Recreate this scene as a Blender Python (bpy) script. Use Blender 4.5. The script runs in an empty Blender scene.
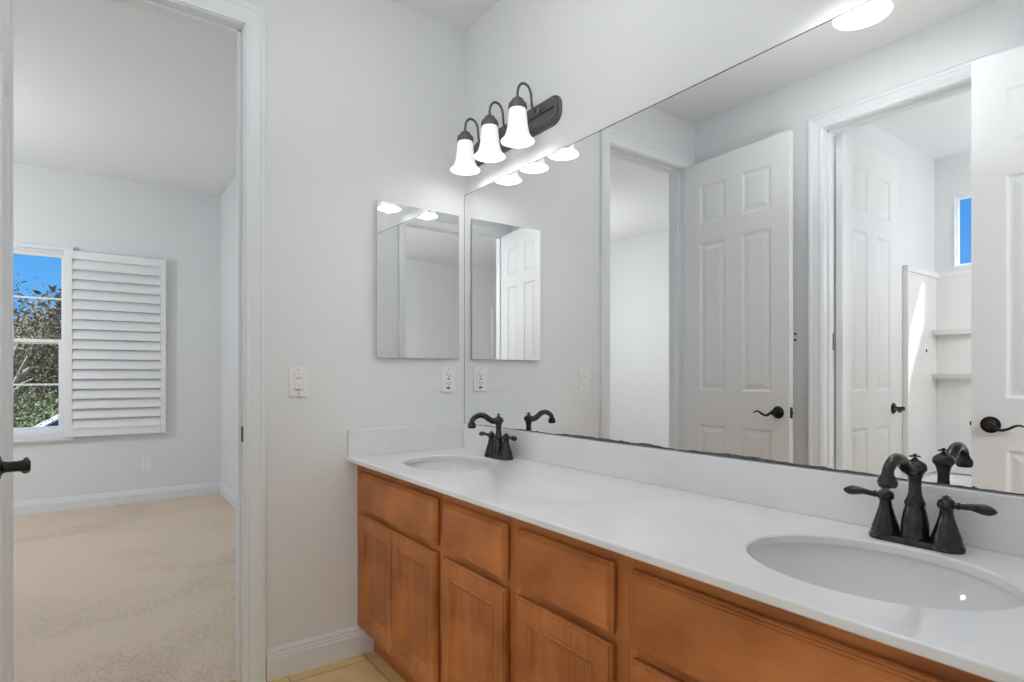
import bpy, bmesh, math, random
from mathutils import Vector, Matrix
random.seed(7)
PI = math.pi
S = bpy.context.scene
COL = S.collection

# ------------------------------------------------------------------ camera
CAM = (2.3115, -1.4003, 1.1495)
cd = bpy.data.cameras.new('camera')
cam = bpy.data.objects.new('camera', cd); COL.objects.link(cam)
cam.location = CAM
cam.rotation_euler = (PI/2, 0, math.radians(90-35.966))
cd.sensor_width = 36; cd.lens = 36*579.576/1024
cd.shift_y = (374.446-341)/1024
cd.clip_start = 0.02; cd.clip_end = 200
cd.shift_x = -1.2/1024
S.camera = cam

# ------------------------------------------------------------------ world
w = bpy.data.worlds.new('sky'); S.world = w; w.use_nodes = True
nt = w.node_tree; nt.nodes.clear()
out = nt.nodes.new('ShaderNodeOutputWorld'); bg = nt.nodes.new('ShaderNodeBackground')
tc = nt.nodes.new('ShaderNodeTexCoord'); sp = nt.nodes.new('ShaderNodeSeparateXYZ')
rp = nt.nodes.new('ShaderNodeValToRGB')
nt.links.new(tc.outputs['Generated'], sp.inputs[0]); nt.links.new(sp.outputs['Z'], rp.inputs[0])
nt.links.new(rp.outputs[0], bg.inputs[0]); nt.links.new(bg.outputs[0], out.inputs[0])
e = rp.color_ramp.elements
e[0].position = 0.0; e[0].color = (.40, .66, .93, 1)
e[1].position = 0.20; e[1].color = (.065, .34, .86, 1)
m_ = rp.color_ramp.elements.new(0.09); m_.color = (.12, .43, .89, 1)
m_ = rp.color_ramp.elements.new(0.6); m_.color = (.06, .28, .78, 1)
bg.inputs[1].default_value = 1.05

# ------------------------------------------------------------------ lights
def light(kind, name, loc, energy, color=(1, 1, 1), size=None, size_y=None, rot=(0, 0, 0), radius=None):
    l = bpy.data.lights.new(name, kind); o = bpy.data.objects.new(name, l); COL.objects.link(o)
    o.location = loc; o.rotation_euler = rot; l.energy = energy; l.color = color
    if kind == 'AREA':
        l.size = size
        if size_y: l.shape = 'RECTANGLE'; l.size_y = size_y
    if radius is not None: l.shadow_soft_size = radius
    return o
# sun, through the small tub window
sun = light('SUN', 'sun', (4, -8, 12), 9.0, (1.0, .97, .92))
sun.data.angle = math.radians(.6)
SUN_DIR = Vector((-.42, 1.0, -1.62))
sun.rotation_euler = SUN_DIR.to_track_quat('-Z', 'Y').to_euler()
# added fill lights without fixtures, brightening each room
light('AREA', 'bath_ceiling_fill', (1.15, -1.0, 2.735), 4.6, (1, 1, 1), .7, .5)  # added fill at ceiling height, no fixture there
light('AREA', 'bath_upward_fill', (1.20, -.95, 1.95), 4.2, (1, 1, 1), .3, .3, rot=(PI, 0, 0))  # added one-sided fill facing up, bounces off the ceiling
light('POINT', 'bedroom_fill', (-2.6, -2.65, 1.85), 36, radius=.15)  # added point fill for the bedroom, kept out of view
light('POINT', 'tub_room_fill', (1.85, -3.0, 1.95), 17, (1, .975, .94), radius=.12)  # added point fill that brightens the tub room, unseen
light('POINT', 'hall_room_fill', (3.9, -.1, 2.1), 82, radius=.15)  # added strong fill for the room beyond the end doorway

S.view_settings.view_transform = 'Standard'
try: S.view_settings.look = 'None'
except Exception: pass
S.view_settings.exposure = 0.06; S.view_settings.gamma = 1.0
S.view_settings.use_curve_mapping = False
S.cycles.use_denoising = True
S.cycles.max_bounces = 14; S.cycles.diffuse_bounces = 8; S.cycles.glossy_bounces = 8
S.cycles.transmission_bounces = 8; S.cycles.transparent_max_bounces = 8
S.cycles.sample_clamp_indirect = 6.0
S.cycles.caustics_reflective = True; S.cycles.caustics_refractive = False

# ------------------------------------------------------------------ materials
def mat(name, col, rough=.6, metal=0.0, spec=.5, bump=0, bscale=200, var=0, vscale=3, emit=None, coat=0):
    m = bpy.data.materials.new(name); m.use_nodes = True
    n = m.node_tree; b = n.nodes['Principled BSDF']
    b.inputs['Base Color'].default_value = (*col, 1); b.inputs['Roughness'].default_value = rough
    b.inputs['Metallic'].default_value = metal
    b.inputs['Specular IOR Level'].default_value = spec
    if coat: b.inputs['Coat Weight'].default_value = coat; b.inputs['Coat Roughness'].default_value = .12
    t = n.nodes.new('ShaderNodeTexCoord')
    if var:
        nz = n.nodes.new('ShaderNodeTexNoise'); nz.inputs['Scale'].default_value = vscale; nz.inputs['Detail'].default_value = 4
        n.links.new(t.outputs['Object'], nz.inputs['Vector'])
        r = n.nodes.new('ShaderNodeValToRGB'); n.links.new(nz.outputs['Fac'], r.inputs[0])
        r.color_ramp.elements[0].position = .3; r.color_ramp.elements[1].position = .7
        r.color_ramp.elements[0].color = (*[c*(1-var) for c in col], 1)
        r.color_ramp.elements[1].color = (*[min(1, c*(1+var)) for c in col], 1)
        n.links.new(r.outputs[0], b.inputs['Base Color'])
    if bump:
        nz = n.nodes.new('ShaderNodeTexNoise'); nz.inputs['Scale'].default_value = bscale; nz.inputs['Detail'].default_value = 3
        n.links.new(t.outputs['Object'], nz.inputs['Vector'])
        bp = n.nodes.new('ShaderNodeBump'); bp.inputs['Strength'].default_value = bump; bp.inputs['Distance'].default_value = .002
        n.links.new(nz.outputs['Fac'], bp.inputs['Height']); n.links.new(bp.outputs[0], b.inputs['Normal'])
    if emit:
        b.inputs['Emission Color'].default_value = (*emit[0], 1); b.inputs['Emission Strength'].default_value = emit[1]
    return m

M = {}
M['wall'] = mat('painted_drywall', (.765, .785, .80), .75, spec=.25, bump=.25, bscale=60)
M['ceil'] = mat('ceiling_paint', (.775, .795, .81), .85, spec=.2, bump=.2, bscale=60)
M['trim'] = mat('white_semi_gloss_trim', (.775, .81, .84), .38, spec=.4)
M['door'] = mat('white_door_paint', (.78, .80, .815), .42, spec=.4)
M['bronze'] = mat('oil_rubbed_bronze', (.045, .043, .043), .17, metal=.75, var=.4, vscale=60)
M['black'] = mat('dark_bronze_lever', (.010, .010, .011), .35, metal=.4)
M['plate'] = mat('fixture_bronze', (.135, .132, .133), .45, metal=.5)
M['mirror'] = mat('mirror_silver', (.92, .923, .923), .0, metal=1.0)
M['medmirror'] = mat('cabinet_mirror_silver', (.87, .875, .875), .0, metal=1.0)
M['mirror_edge'] = mat('desilvered_mirror_edge', (.10, .10, .10), .6, var=.6, vscale=90)
M['porcelain'] = mat('white_porcelain', (.75, .75, .755), .06, spec=.55)
M['plastic'] = mat('white_switch_plastic', (.84, .84, .84), .35)
M['slot'] = mat('dark_slot', (.03, .03, .03), .5)
M['acrylic'] = mat('white_acrylic', (.84, .84, .845), .18, spec=.5)
M['shutter'] = mat('white_shutter_paint', (.84, .855, .87), .4)
M['vinyl'] = mat('white_window_vinyl', (.86, .86, .87), .35)
M['metal'] = mat('brushed_nickel', (.5, .5, .5), .35, metal=1)
M['toe'] = mat('toe_kick', (.30, .14, .06), .5)
M['lamp'] = mat('frosted_glass_shade', (.85, .85, .84), .25, emit=((1, .99, .975), .42))
M['bulb'] = mat('lit_bulb', (1, 1, 1), .5, emit=((1, .96, .9), 5.0))
M['bark'] = mat('pale_bark', (.34, .27, .20), .9, bump=.6, bscale=20, var=.3, vscale=8)
M['ground'] = mat('lawn_ground', (.10, .13, .05), .95, var=.4, vscale=2)
M['asphalt'] = mat('asphalt', (.20, .20, .21), .9, var=.15, vscale=6)
M['carpaint'] = mat('white_car_paint', (.70, .74, .82), .2, coat=.6)
M['carglass'] = mat('car_glass', (.03, .04, .06), .05)
M['tyre'] = mat('tyre_rubber', (.03, .03, .03), .8)

def leafmat(name, c1, c2):
    m = bpy.data.materials.new(name); m.use_nodes = True
    n = m.node_tree; b = n.nodes['Principled BSDF']; b.inputs['Roughness'].default_value = .6
    t = n.nodes.new('ShaderNodeTexCoord'); z = n.nodes.new('ShaderNodeTexNoise'); z.inputs['Scale'].default_value = 2.2
    z.inputs['Detail'].default_value = 6
    n.links.new(t.outputs['Object'], z.inputs['Vector']); r = n.nodes.new('ShaderNodeValToRGB')
    r.color_ramp.elements[0].position = .38; r.color_ramp.elements[1].position = .62
    r.color_ramp.elements[0].color = (*c1, 1); r.color_ramp.elements[1].color = (*c2, 1)
    n.links.new(z.outputs['Fac'], r.inputs[0]); n.links.new(r.outputs[0], b.inputs['Base Color'])
    return m
M['leaf'] = leafmat('olive_leaves', (.055, .062, .02), (.19, .155, .085))
M['leaf2'] = leafmat('dry_leaves', (.09, .075, .035), (.24, .175, .12))
M['leaf3'] = leafmat('green_hedge_leaves', (.06, .11, .03), (.17, .22, .07))

def wood(name, axis):
    m = bpy.data.materials.new(name); m.use_nodes = True
    n = m.node_tree; b = n.nodes['Principled BSDF']
    t = n.nodes.new('ShaderNodeTexCoord'); mp = n.nodes.new('ShaderNodeMapping')
    n.links.new(t.outputs['Object'], mp.inputs['Vector'])
    mp.inputs['Scale'].default_value = (.35, 1, 4) if axis == 'x' else (4, 1, .35)
    # broad cathedral figure
    z1 = n.nodes.new('ShaderNodeTexNoise'); z1.inputs['Scale'].default_value = 1.7; z1.inputs['Detail'].default_value = 1.0
    z1.inputs['Distortion'].default_value = .5
    n.links.new(mp.outputs[0], z1.inputs['Vector'])
    mu = n.nodes.new('ShaderNodeMath'); mu.operation = 'MULTIPLY'; mu.inputs[1].default_value = 60
    n.links.new(z1.outputs['Fac'], mu.inputs[0])
    si = n.nodes.new('ShaderNodeMath'); si.operation = 'SINE'; n.links.new(mu.outputs[0], si.inputs[0])
    # fine pores
    mp2 = n.nodes.new('ShaderNodeMapping'); mp2.inputs['Scale'].default_value = (8, 60, 260) if axis == 'x' else (260, 60, 8)
    n.links.new(t.outputs['Object'], mp2.inputs['Vector'])
    z2 = n.nodes.new('ShaderNodeTexNoise'); z2.inputs['Scale'].default_value = 1; z2.inputs['Detail'].default_value = 3
    n.links.new(mp2.outputs[0], z2.inputs['Vector'])
    # blotches
    z3 = n.nodes.new('ShaderNodeTexNoise'); z3.inputs['Scale'].default_value = 5; z3.inputs['Detail'].default_value = 3
    n.links.new(t.outputs['Object'], z3.inputs['Vector'])
    a1 = n.nodes.new('ShaderNodeMath'); a1.operation = 'MULTIPLY_ADD'; a1.inputs[1].default_value = .035; 
    n.links.new(si.outputs[0], a1.inputs[0]); n.links.new(z3.outputs['Fac'], a1.inputs[2])
    a2 = n.nodes.new('ShaderNodeMath'); a2.operation = 'MULTIPLY_ADD'; a2.inputs[1].default_value = .22
    n.links.new(z2.outputs['Fac'], a2.inputs[0]); n.links.new(a1.outputs[0], a2.inputs[2])
    r = n.nodes.new('ShaderNodeValToRGB'); n.links.new(a2.outputs[0], r.inputs[0])
    r.color_ramp.elements[0].position = .42; r.color_ramp.elements[1].position = .82
    r.color_ramp.elements[0].color = (.305, .092, .024, 1); r.color_ramp.elements[1].color = (.56, .205, .060, 1)
    n.links.new(r.outputs[0], b.inputs['Base Color'])
    b.inputs['Roughness'].default_value = .42; b.inputs['Specular IOR Level'].default_value = .35
    return m
M['woodh'] = wood('stained_maple_horizontal', 'x')
M['woodv'] = wood('stained_maple_vertical', 'z')

def marble():
    m = bpy.data.materials.new('cultured_marble'); m.use_nodes = True
    n = m.node_tree; b = n.nodes['Principled BSDF']
    t = n.nodes.new('ShaderNodeTexCoord'); z = n.nodes.new('ShaderNodeTexNoise')
    z.inputs['Scale'].default_value = 2.6; z.inputs['Detail'].default_value = 5; z.inputs['Distortion'].default_value = 1.6
    n.links.new(t.outputs['Object'], z.inputs['Vector']); r = n.nodes.new('ShaderNodeValToRGB')
    r.color_ramp.elements[0].position = .35; r.color_ramp.elements[1].position = .6
    r.color_ramp.elements[0].color = (.76, .76, .77, 1); r.color_ramp.elements[1].color = (.815, .815, .82, 1)
    n.links.new(z.outputs['Fac'], r.inputs[0]); n.links.new(r.outputs[0], b.inputs['Base Color'])
    b.inputs['Roughness'].default_value = .16; b.inputs['Specular IOR Level'].default_value = .4
    return m
M['marble'] = marble()

def tiles():
    m = bpy.data.materials.new('beige_floor_tile'); m.use_nodes = True
    n = m.node_tree; b = n.nodes['Principled BSDF']
    t = n.nodes.new('ShaderNodeTexCoord'); mp = n.nodes.new('ShaderNodeMapping')
    mp.inputs['Location'].default_value = (-.075, .20, 0); mp.inputs['Rotation'].default_value = (0, 0, 0)
    n.links.new(t.outputs['Object'], mp.inputs['Vector'])
    br = n.nodes.new('ShaderNodeTexBrick'); br.offset = 0; br.squash = 1
    br.inputs['Scale'].default_value = 1; br.inputs['Brick Width'].default_value = .30; br.inputs['Row Height'].default_value = .30
    br.inputs['Mortar Size'].default_value = .004; br.inputs['Mortar Smooth'].default_value = .2
    br.inputs['Color1'].default_value = (.80, .60, .28, 1); br.inputs['Color2'].default_value = (.75, .56, .265, 1)
    br.inputs['Mortar'].default_value = (.48, .37, .22, 1)
    n.links.new(mp.outputs[0], br.inputs['Vector'])
    z = n.nodes.new('ShaderNodeTexNoise'); z.inputs['Scale'].default_value = 14; z.inputs['Detail'].default_value = 6
    n.links.new(t.outputs['Object'], z.inputs['Vector'])
    mx = n.nodes.new('ShaderNodeMixRGB'); mx.blend_type = 'OVERLAY'; mx.inputs[0].default_value = .35
    n.links.new(br.outputs['Color'], mx.inputs[1]); n.links.new(z.outputs['Fac'], mx.inputs[2])
    n.links.new(mx.outputs[0], b.inputs['Base Color'])
    bp = n.nodes.new('ShaderNodeBump'); bp.inputs['Strength'].default_value = .6; bp.inputs['Distance'].default_value = .003; bp.invert = True
    n.links.new(br.outputs['Fac'], bp.inputs['Height']); n.links.new(bp.outputs[0], b.inputs['Normal'])
    b.inputs['Roughness'].default_value = .4
    return m
M['tile'] = tiles()

def carpet():
    m = bpy.data.materials.new('beige_carpet'); m.use_nodes = True
    n = m.node_tree; b = n.nodes['Principled BSDF']
    t = n.nodes.new('ShaderNodeTexCoord')
    z = n.nodes.new('ShaderNodeTexNoise'); z.inputs['Scale'].default_value = 1.6; z.inputs['Detail'].default_value = 5; z.inputs['Distortion'].default_value = .6
    z2 = n.nodes.new('ShaderNodeTexNoise'); z2.inputs['Scale'].default_value = 90; z2.inputs['Detail'].default_value = 6
    for q in (z, z2): n.links.new(t.outputs['Object'], q.inputs['Vector'])
    ad = n.nodes.new('ShaderNodeMath'); ad.operation = 'MULTIPLY_ADD'; ad.inputs[1].default_value = 1.0
    n.links.new(z2.outputs['Fac'], ad.inputs[0]); n.links.new(z.outputs['Fac'], ad.inputs[2])
    r = n.nodes.new('ShaderNodeValToRGB'); n.links.new(ad.outputs[0], r.inputs[0])
    r.color_ramp.elements[0].position = .65; r.color_ramp.elements[1].position = 1.3
    r.color_ramp.elements[0].color = (.52, .42, .325, 1); r.color_ramp.elements[1].color = (.72, .60, .48, 1)
    n.links.new(r.outputs[0], b.inputs['Base Color'])
    bp = n.nodes.new('ShaderNodeBump'); bp.inputs['Strength'].default_value = .9; bp.inputs['Distance'].default_value = .006
    n.links.new(z2.outputs['Fac'], bp.inputs['Height']); n.links.new(bp.outputs[0], b.inputs['Normal'])
    b.inputs['Roughness'].default_value = .95; b.inputs['Specular IOR Level'].default_value = .1
    return m
M['carpet'] = carpet()

def tile_surround():
    m = bpy.data.materials.new('tub_surround_panel'); m.use_nodes = True
    n = m.node_tree; b = n.nodes['Principled BSDF']
    t = n.nodes.new('ShaderNodeTexCoord'); sp = n.nodes.new('ShaderNodeSeparateXYZ'); n.links.new(t.outputs['Object'], sp.inputs[0])
    cb = n.nodes.new('ShaderNodeCombineXYZ'); ad = n.nodes.new('ShaderNodeMath'); ad.operation = 'ADD'
    n.links.new(sp.outputs['X'], ad.inputs[0]); n.links.new(sp.outputs['Y'], ad.inputs[1])
    n.links.new(ad.outputs[0], cb.inputs['X']); n.links.new(sp.outputs['Z'], cb.inputs['Y'])
    br = n.nodes.new('ShaderNodeTexBrick'); br.offset = 0
    br.inputs['Scale'].default_value = 1; br.inputs['Brick Width'].default_value = .165; br.inputs['Row Height'].default_value = .165
    br.inputs['Mortar Size'].default_value = .004
    br.inputs['Color1'].default_value = (.84, .84, .845, 1); br.inputs['Color2'].default_value = (.84, .84, .845, 1)
    br.inputs['Mortar'].default_value = (.80, .80, .805, 1)
    n.links.new(cb.outputs[0], br.inputs['Vector']); n.links.new(br.outputs['Color'], b.inputs['Base Color'])
    b.inputs['Roughness'].default_value = .2
    return m
M['surround'] = tile_surround()

def glassmat():
    m = bpy.data.materials.new('window_glass'); m.use_nodes = True
    n = m.node_tree; n.nodes.clear()
    o = n.nodes.new('ShaderNodeOutputMaterial'); mx = n.nodes.new('ShaderNodeMixShader')
    tr = n.nodes.new('ShaderNodeBsdfTransparent'); gl = n.nodes.new('ShaderNodeBsdfGlossy')
    gl.inputs['Roughness'].default_value = 0
    mx.inputs[0].default_value = .03
    n.links.new(tr.outputs[0], mx.inputs[1]); n.links.new(gl.outputs[0], mx.inputs[2])
    n.links.new(mx.outputs[0], o.inputs[0])
    return m
M['glass'] = glassmat()

# ------------------------------------------------------------------ mesh helpers
def box(bm, x0, x1, y0, y1, z0, z1, bev=0):
    b2 = bmesh.new()
    vs = [b2.verts.new((x, y, z)) for x in (x0, x1) for y in (y0, y1) for z in (z0, z1)]
    for f in ((0, 1, 3, 2), (4, 6, 7, 5), (0, 4, 5, 1), (2, 3, 7, 6), (0, 2, 6, 4), (1, 5, 7, 3)):
        b2.faces.new([vs[i] for i in f])
    if bev: bmesh.ops.bevel(b2, geom=list(b2.edges), offset=bev, segments=2, affect='EDGES', profile=.6)
    merge(bm, b2)

def merge(bm, b2, mtx=None):
    b2.verts.index_update()
    vm = [bm.verts.new(mtx @ v.co if mtx else v.co) for v in b2.verts]
    for f in b2.faces:
        try: nf = bm.faces.new([vm[v.index] for v in f.verts]); nf.smooth = f.smooth
        except ValueError: pass
    b2.free()

def obj(name, bm, m, parent=None, smooth=False, loc=None, fix=True):
    if fix: bmesh.ops.recalc_face_normals(bm, faces=bm.faces)
    me = bpy.data.meshes.new(name); bm.to_mesh(me); bm.free()
    if smooth:
        me.shade_smooth() if hasattr(me, 'shade_smooth') else None
    me.materials.append(M[m] if isinstance(m, str) else m)
    o = bpy.data.objects.new(name, me); COL.objects.link(o)
    if parent is not None: o.parent = parent
    if loc: o.location = loc
    if smooth:
        for p in me.polygons: p.use_smooth = True
        try: me.set_sharp_from_angle(angle=math.radians(38))
        except Exception: pass
    return o

def tag(o, label=None, cat=None, group=None, kind=None):
    if label: o['label'] = label
    if cat: o['category'] = cat
    if group: o['group'] = group
    if kind: o['kind'] = kind
    return o

def empty(name, loc, rz=0, **k):
    o = bpy.data.objects.new(name, None); COL.objects.link(o); o.location = loc; o.rotation_euler = (0, 0, rz)
    o.empty_display_size = .05
    tag(o, **k); return o

def copy_tree(o, parent=None):
    c = o.copy(); COL.objects.link(c)
    if parent is not None: c.parent = parent
    for ch in [q for q in bpy.data.objects if q.parent is o]: copy_tree(ch, c)
    return c

def lathe(bm, prof, cx=0, cy=0, seg=28, sx=1, sy=1, cap0=False, cap1=False, mtx=None):
    rings = []
    for r, z in prof:
        ring = []
        for k in range(seg):
            a = 2*PI*k/seg; v = Vector((cx+r*sx*math.cos(a), cy+r*sy*math.sin(a), z))
            if mtx: v = mtx @ v
            ring.append(bm.verts.new(v))
        rings.append(ring)
    for i in range(len(rings)-1):
        for k in range(seg):
            bm.faces.new([rings[i][k], rings[i][(k+1) % seg], rings[i+1][(k+1) % seg], rings[i+1][k]])
    if cap0: bm.faces.new(rings[0][::-1])
    if cap1: bm.faces.new(rings[-1])

def tube(bm, pts, rad, seg=12, cap=True, flat=1.0):
    pts = [Vector(p) for p in pts]; n = len(pts)
    if not hasattr(rad, '__len__'): rad = [rad]*n
    prev = None; rings = []
    for i, p in enumerate(pts):
        t = (pts[min(i+1, n-1)]-pts[max(i-1, 0)]).normalized()
        if prev is None:
            up = Vector((0, 0, 1)) if abs(t.z) < .9 else Vector((1, 0, 0))
            a = t.cross(up).normalized()
        else:
            a = (prev - t*prev.dot(t)).normalized()
        prev = a; b = t.cross(a)
        rings.append([bm.verts.new(p+a*rad[i]*math.cos(2*PI*k/seg)+b*rad[i]*flat*math.sin(2*PI*k/seg)) for k in range(seg)])
    for i in range(n-1):
        for k in range(seg):
            bm.faces.new([rings[i][k], rings[i][(k+1) % seg], rings[i+1][(k+1) % seg], rings[i+1][k]])
    if cap: bm.faces.new(rings[0][::-1]); bm.faces.new(rings[-1])

def smooth_path(pts, n=6):
    P = [Vector(p) for p in pts]; P = [P[0]*2-P[1]]+P+[P[-1]*2-P[-2]]; r = []
    for i in range(1, len(P)-2):
        for k in range(n):
            t = k/n; a, b, c, d = P[i-1], P[i], P[i+1], P[i+2]
            r.append(.5*((2*b)+(c-a)*t+(2*a-5*b+4*c-d)*t*t+(3*b-a-3*c+d)*t**3))
    r.append(P[-2]); return r

def nested(bm, O, U, V, N, u0, u1, v0, v1, prof, fill=True):
    """concentric rectangles (inset, height) on the plane O + u*U + v*V, height along N"""
    O, U, V, N = map(Vector, (O, U, V, N)); rings = []
    for ins, h in prof:
        rings.append([bm.verts.new(O+U*u+V*v+N*h) for u, v in
                      ((u0+ins, v0+ins), (u1-ins, v0+ins), (u1-ins, v1-ins), (u0+ins, v1-ins))])
    for i in range(len(rings)-1):
        for k in range(4):
            bm.faces.new([rings[i][k], rings[i][(k+1) % 4], rings[i+1][(k+1) % 4], rings[i+1][k]])
    if fill: bm.faces.new(rings[-1])
    return rings

def panelled_face(bm, O, U, V, N, W, H, xs, zs, prof):
    """a flat face W x H with moulded panels at the (u0,u1) spans xs and (v0,v1) spans zs"""
    us = [0]+[q for s in xs for q in s]+[W]; vs = [0]+[q for s in zs for q in s]+[H]
    O, U, V, N = map(Vector, (O, U, V, N))
    for i in range(len(us)-1):
        for j in range(len(vs)-1):
            if i % 2 and j % 2: nested(bm, O, U, V, N, us[i], us[i+1], vs[j], vs[j+1], prof)
            else:
                bm.faces.new([bm.verts.new(O+U*u+V*v) for u, v in
                              ((us[i], vs[j]), (us[i+1], vs[j]), (us[i+1], vs[j+1]), (us[i], vs[j+1]))])

def casing(bm, O, U, V, N, u0, u1, v0, v1, w=.075):
    """mitred colonial door casing round an opening, legs down to v0"""
    O, U, V, N = map(Vector, (O, U, V, N))
    prof = [(.004, 0), (.004, .009), (.010, .012), (.018, .012), (.022, .010), (.030, .012), (w-.022, .016),
            (w-.016, .021), (w-.004, .021), (w, .017), (w, 0)]
    def at(u, v, h): return bm.verts.new(O+U*u+V*v+N*h)
    cols = []
    for d, h in prof:
        cols.append([at(u0-d, v0, h), at(u0-d, v1+d, h), at(u1+d, v1+d, h), at(u1+d, v0, h)])
    for i in range(len(cols)-1):
        for k in range(3):
            bm.faces.new([cols[i][k], cols[i][k+1], cols[i+1][k+1], cols[i+1][k]])
    for k in (0, 3): bm.faces.new([c[k] for c in cols])

def extrude_profile(bm, p0, p1, out, prof, up=(0, 0, 1)):
    """profile (distance from wall, height) swept straight from p0 to p1"""
    p0, p1, out, up = map(Vector, (p0, p1, out, up))
    a = [bm.verts.new(p0+out*d+up*h) for d, h in prof]; b = [bm.verts.new(p1+out*d+up*h) for d, h in prof]
    n = len(prof)
    for i in range(n): bm.faces.new([a[i], a[(i+1) % n], b[(i+1) % n], b[i]])
    bm.faces.new(a); bm.faces.new(b[::-1])

BASE_PROF = [(0, 0), (.016, 0), (.016, .078), (.013, .083), (.013, .090), (.010, .096), (.010, .104), (.005, .112), (.004, .116), (0, .116)]

def struct(name, bm, m, parent=None, smooth=False):
    o = obj(name, bm, m, parent, smooth)
    if parent is None: o['kind'] = 'structure'
    return o

# ------------------------------------------------------------------ dimensions
ZC = 2.744; ZB = 2.870          # bathroom / bedroom ceilings
YW = -1.716                     # wall opposite the mirror
XE = 2.226                      # end wall
TH = .115
BO0, BO1, DH = -1.612, -.951, 2.438     # bedroom doorway (y range) and head height
TO0, TO1 = .805, 1.56                   # tub room doorway (x range)
EO0, EO1 = -1.634, -.860                # end doorway (y range)
XB, YB0, YB1 = -3.879, -4.09, -.398     # bedroom
XT, YT = .666, -3.67                    # tub room corner
XT1 = 2.18
XH = 5.55; YH0, YH1 = -5.4, .9          # room beyond the end doorway

# ------------------------------------------------------------------ shell
# floors
bm = bmesh.new(); box(bm, -.062, XE+.06, YW-.0575, 0, -.10, 0); box(bm, XT, XT1, YT, YW-.0575, -.10, 0); struct('floor', bm, 'tile')
bm = bmesh.new(); box(bm, XB-.15, -.062, YB0-.15, YB1+.0, -.10, .004); struct('floor_bedroom', bm, 'carpet')
bm = bmesh.new(); box(bm, XE+.06, XH+.15, YH0, YH1, -.10, .004); struct('floor_hall_room', bm, 'carpet')
# ceilings
bm = bmesh.new(); box(bm, 0, XE, YW, 0.003, ZC, ZC+.1); struct('ceiling', bm, 'ceil')
bm = bmesh.new(); box(bm, XB, -TH, YB0, YB1, ZB, ZB+.1); struct('ceiling_bedroom', bm, 'ceil')
bm = bmesh.new(); box(bm, XT, XT1, YT, YW-TH, ZC, ZC+.1); struct('ceiling_tub_room', bm, 'ceil')
bm = bmesh.new(); box(bm, XE+TH, XH, YH0, YH1, ZB, ZB+.1); struct('ceiling_hall_room', bm, 'ceil')
# wall with the mirror
bm = bmesh.new(); box(bm, -TH, XE+TH, .003, .12, 0, ZB+.1); struct('wall_mirror', bm, 'wall')
# left wall with bedroom doorway
def wall_with_opening(name, axis, a0, a1, b0, b1, o0, o1, oz0, oz1, z1, m='wall'):
    """axis 'y': wall runs along y between a0..a1, thickness b0..b1 in x"""
    bm = bmesh.new()
    def bx(p0, p1, z0, zz):
        if p1-p0 < 1e-4 or zz-z0 < 1e-4: return
        if axis == 'y': box(bm, b0, b1, p0, p1, z0, zz)
        else: box(bm, p0, p1, b0, b1, z0, zz)
    bx(a0, o0, 0, z1); bx(o1, a1, 0, z1); bx(o0, o1, oz1, z1); bx(o0, o1, 0, oz0)
    return struct(name, bm, m)
J = .019
wall_with_opening('wall_left', 'y', YB0-.1, .003, -TH, 0, BO0-J, BO1+J, 0, DH+J, ZB+.1)
wall_with_opening('wall_opposite', 'x', 0, XE, YW-TH, YW, TO0-J, TO1+J, 0, DH+J, ZC+.1)
wall_with_opening('wall_end', 'y', YH0, .003, XE, XE+TH, EO0-J, EO1+J, 0, DH+J, ZB+.1)
# bedroom walls
WY0, WY1, WZ0, WZ1 = -2.90, -1.566, .651, 2.200
wall_with_opening('wall_bedroom_window', 'y', YB0-.15, YB1+.1, XB-.15, XB, WY0, WY1, WZ0, WZ1, ZB+.1)
bm = bmesh.new(); box(bm, XB, -TH, YB1, YB1+.1, 0, ZB+.1); struct('wall_bedroom_right', bm, 'wall')
wall_with_opening('wall_bedroom_far', 'x', XB, -TH, YB0-.15, YB0, -1.6, -.4, .8, 2.2, ZB+.1)  # opening for the added, unseen daylight window
# tub room walls
bm = bmesh.new(); box(bm, XT-.1, XT, YT-.15, YW-TH, 0, ZC+.1); struct('wall_tub_left', bm, 'wall')
bm = bmesh.new(); box(bm, XT1, XT1+.045, YT-.15, YW-TH, 0, ZC+.1); struct('wall_tub_right', bm, 'wall')
TWX0, TWX1, TWZ0, TWZ1 = .780, 1.70, 1.932, 2.444
wall_with_opening('wall_tub_window', 'x', XT, XT1, YT-.10, YT, TWX0, TWX1, TWZ0, TWZ1, ZC+.1)
# room beyond
HW0, HW1 = -4.40, -3.95
wall_with_opening('wall_hall_window', 'y', YH0, YH1, XH, XH+.15, -5.15, -4.27, .70, 2.15, ZB+.1)
bm = bmesh.new(); box(bm, XE+TH, XH+.15, YH1, YH1+.1, 0, ZB+.1); struct('wall_hall_right', bm, 'wall')
bm = bmesh.new(); box(bm, XE+TH, XH+.15, YH0-.1, YH0, 0, ZB+.1); struct('wall_hall_left', bm, 'wall')

# baseboards
bm = bmesh.new()
extrude_profile(bm, (0, BO1+.078, 0), (0, -.452, 0), (1, 0, 0), BASE_PROF)
extrude_profile(bm, (0, YW, 0), (0, BO0-.078, 0), (1, 0, 0), BASE_PROF)
struct('baseboard_left', bm, 'trim')
bm = bmesh.new()
extrude_profile(bm, (.016, YW, 0), (TO0-.078, YW, 0), (0, 1, 0), BASE_PROF)
extrude_profile(bm, (TO1+.078, YW, 0), (XE, YW, 0), (0, 1, 0), BASE_PROF)
struct('baseboard_opposite', bm, 'trim')
bm = bmesh.new()
extrude_profile(bm, (XB, YB0, 0), (XB, YB1, 0), (1, 0, 0), BASE_PROF)
extrude_profile(bm, (XB+.016, YB1, 0), (-TH, YB1, 0), (0, -1, 0), BASE_PROF)
extrude_profile(bm, (XB+.016, YB0, 0), (-TH, YB0, 0), (0, 1, 0), BASE_PROF)
struct('baseboard_bedroom', bm, 'trim')
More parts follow.
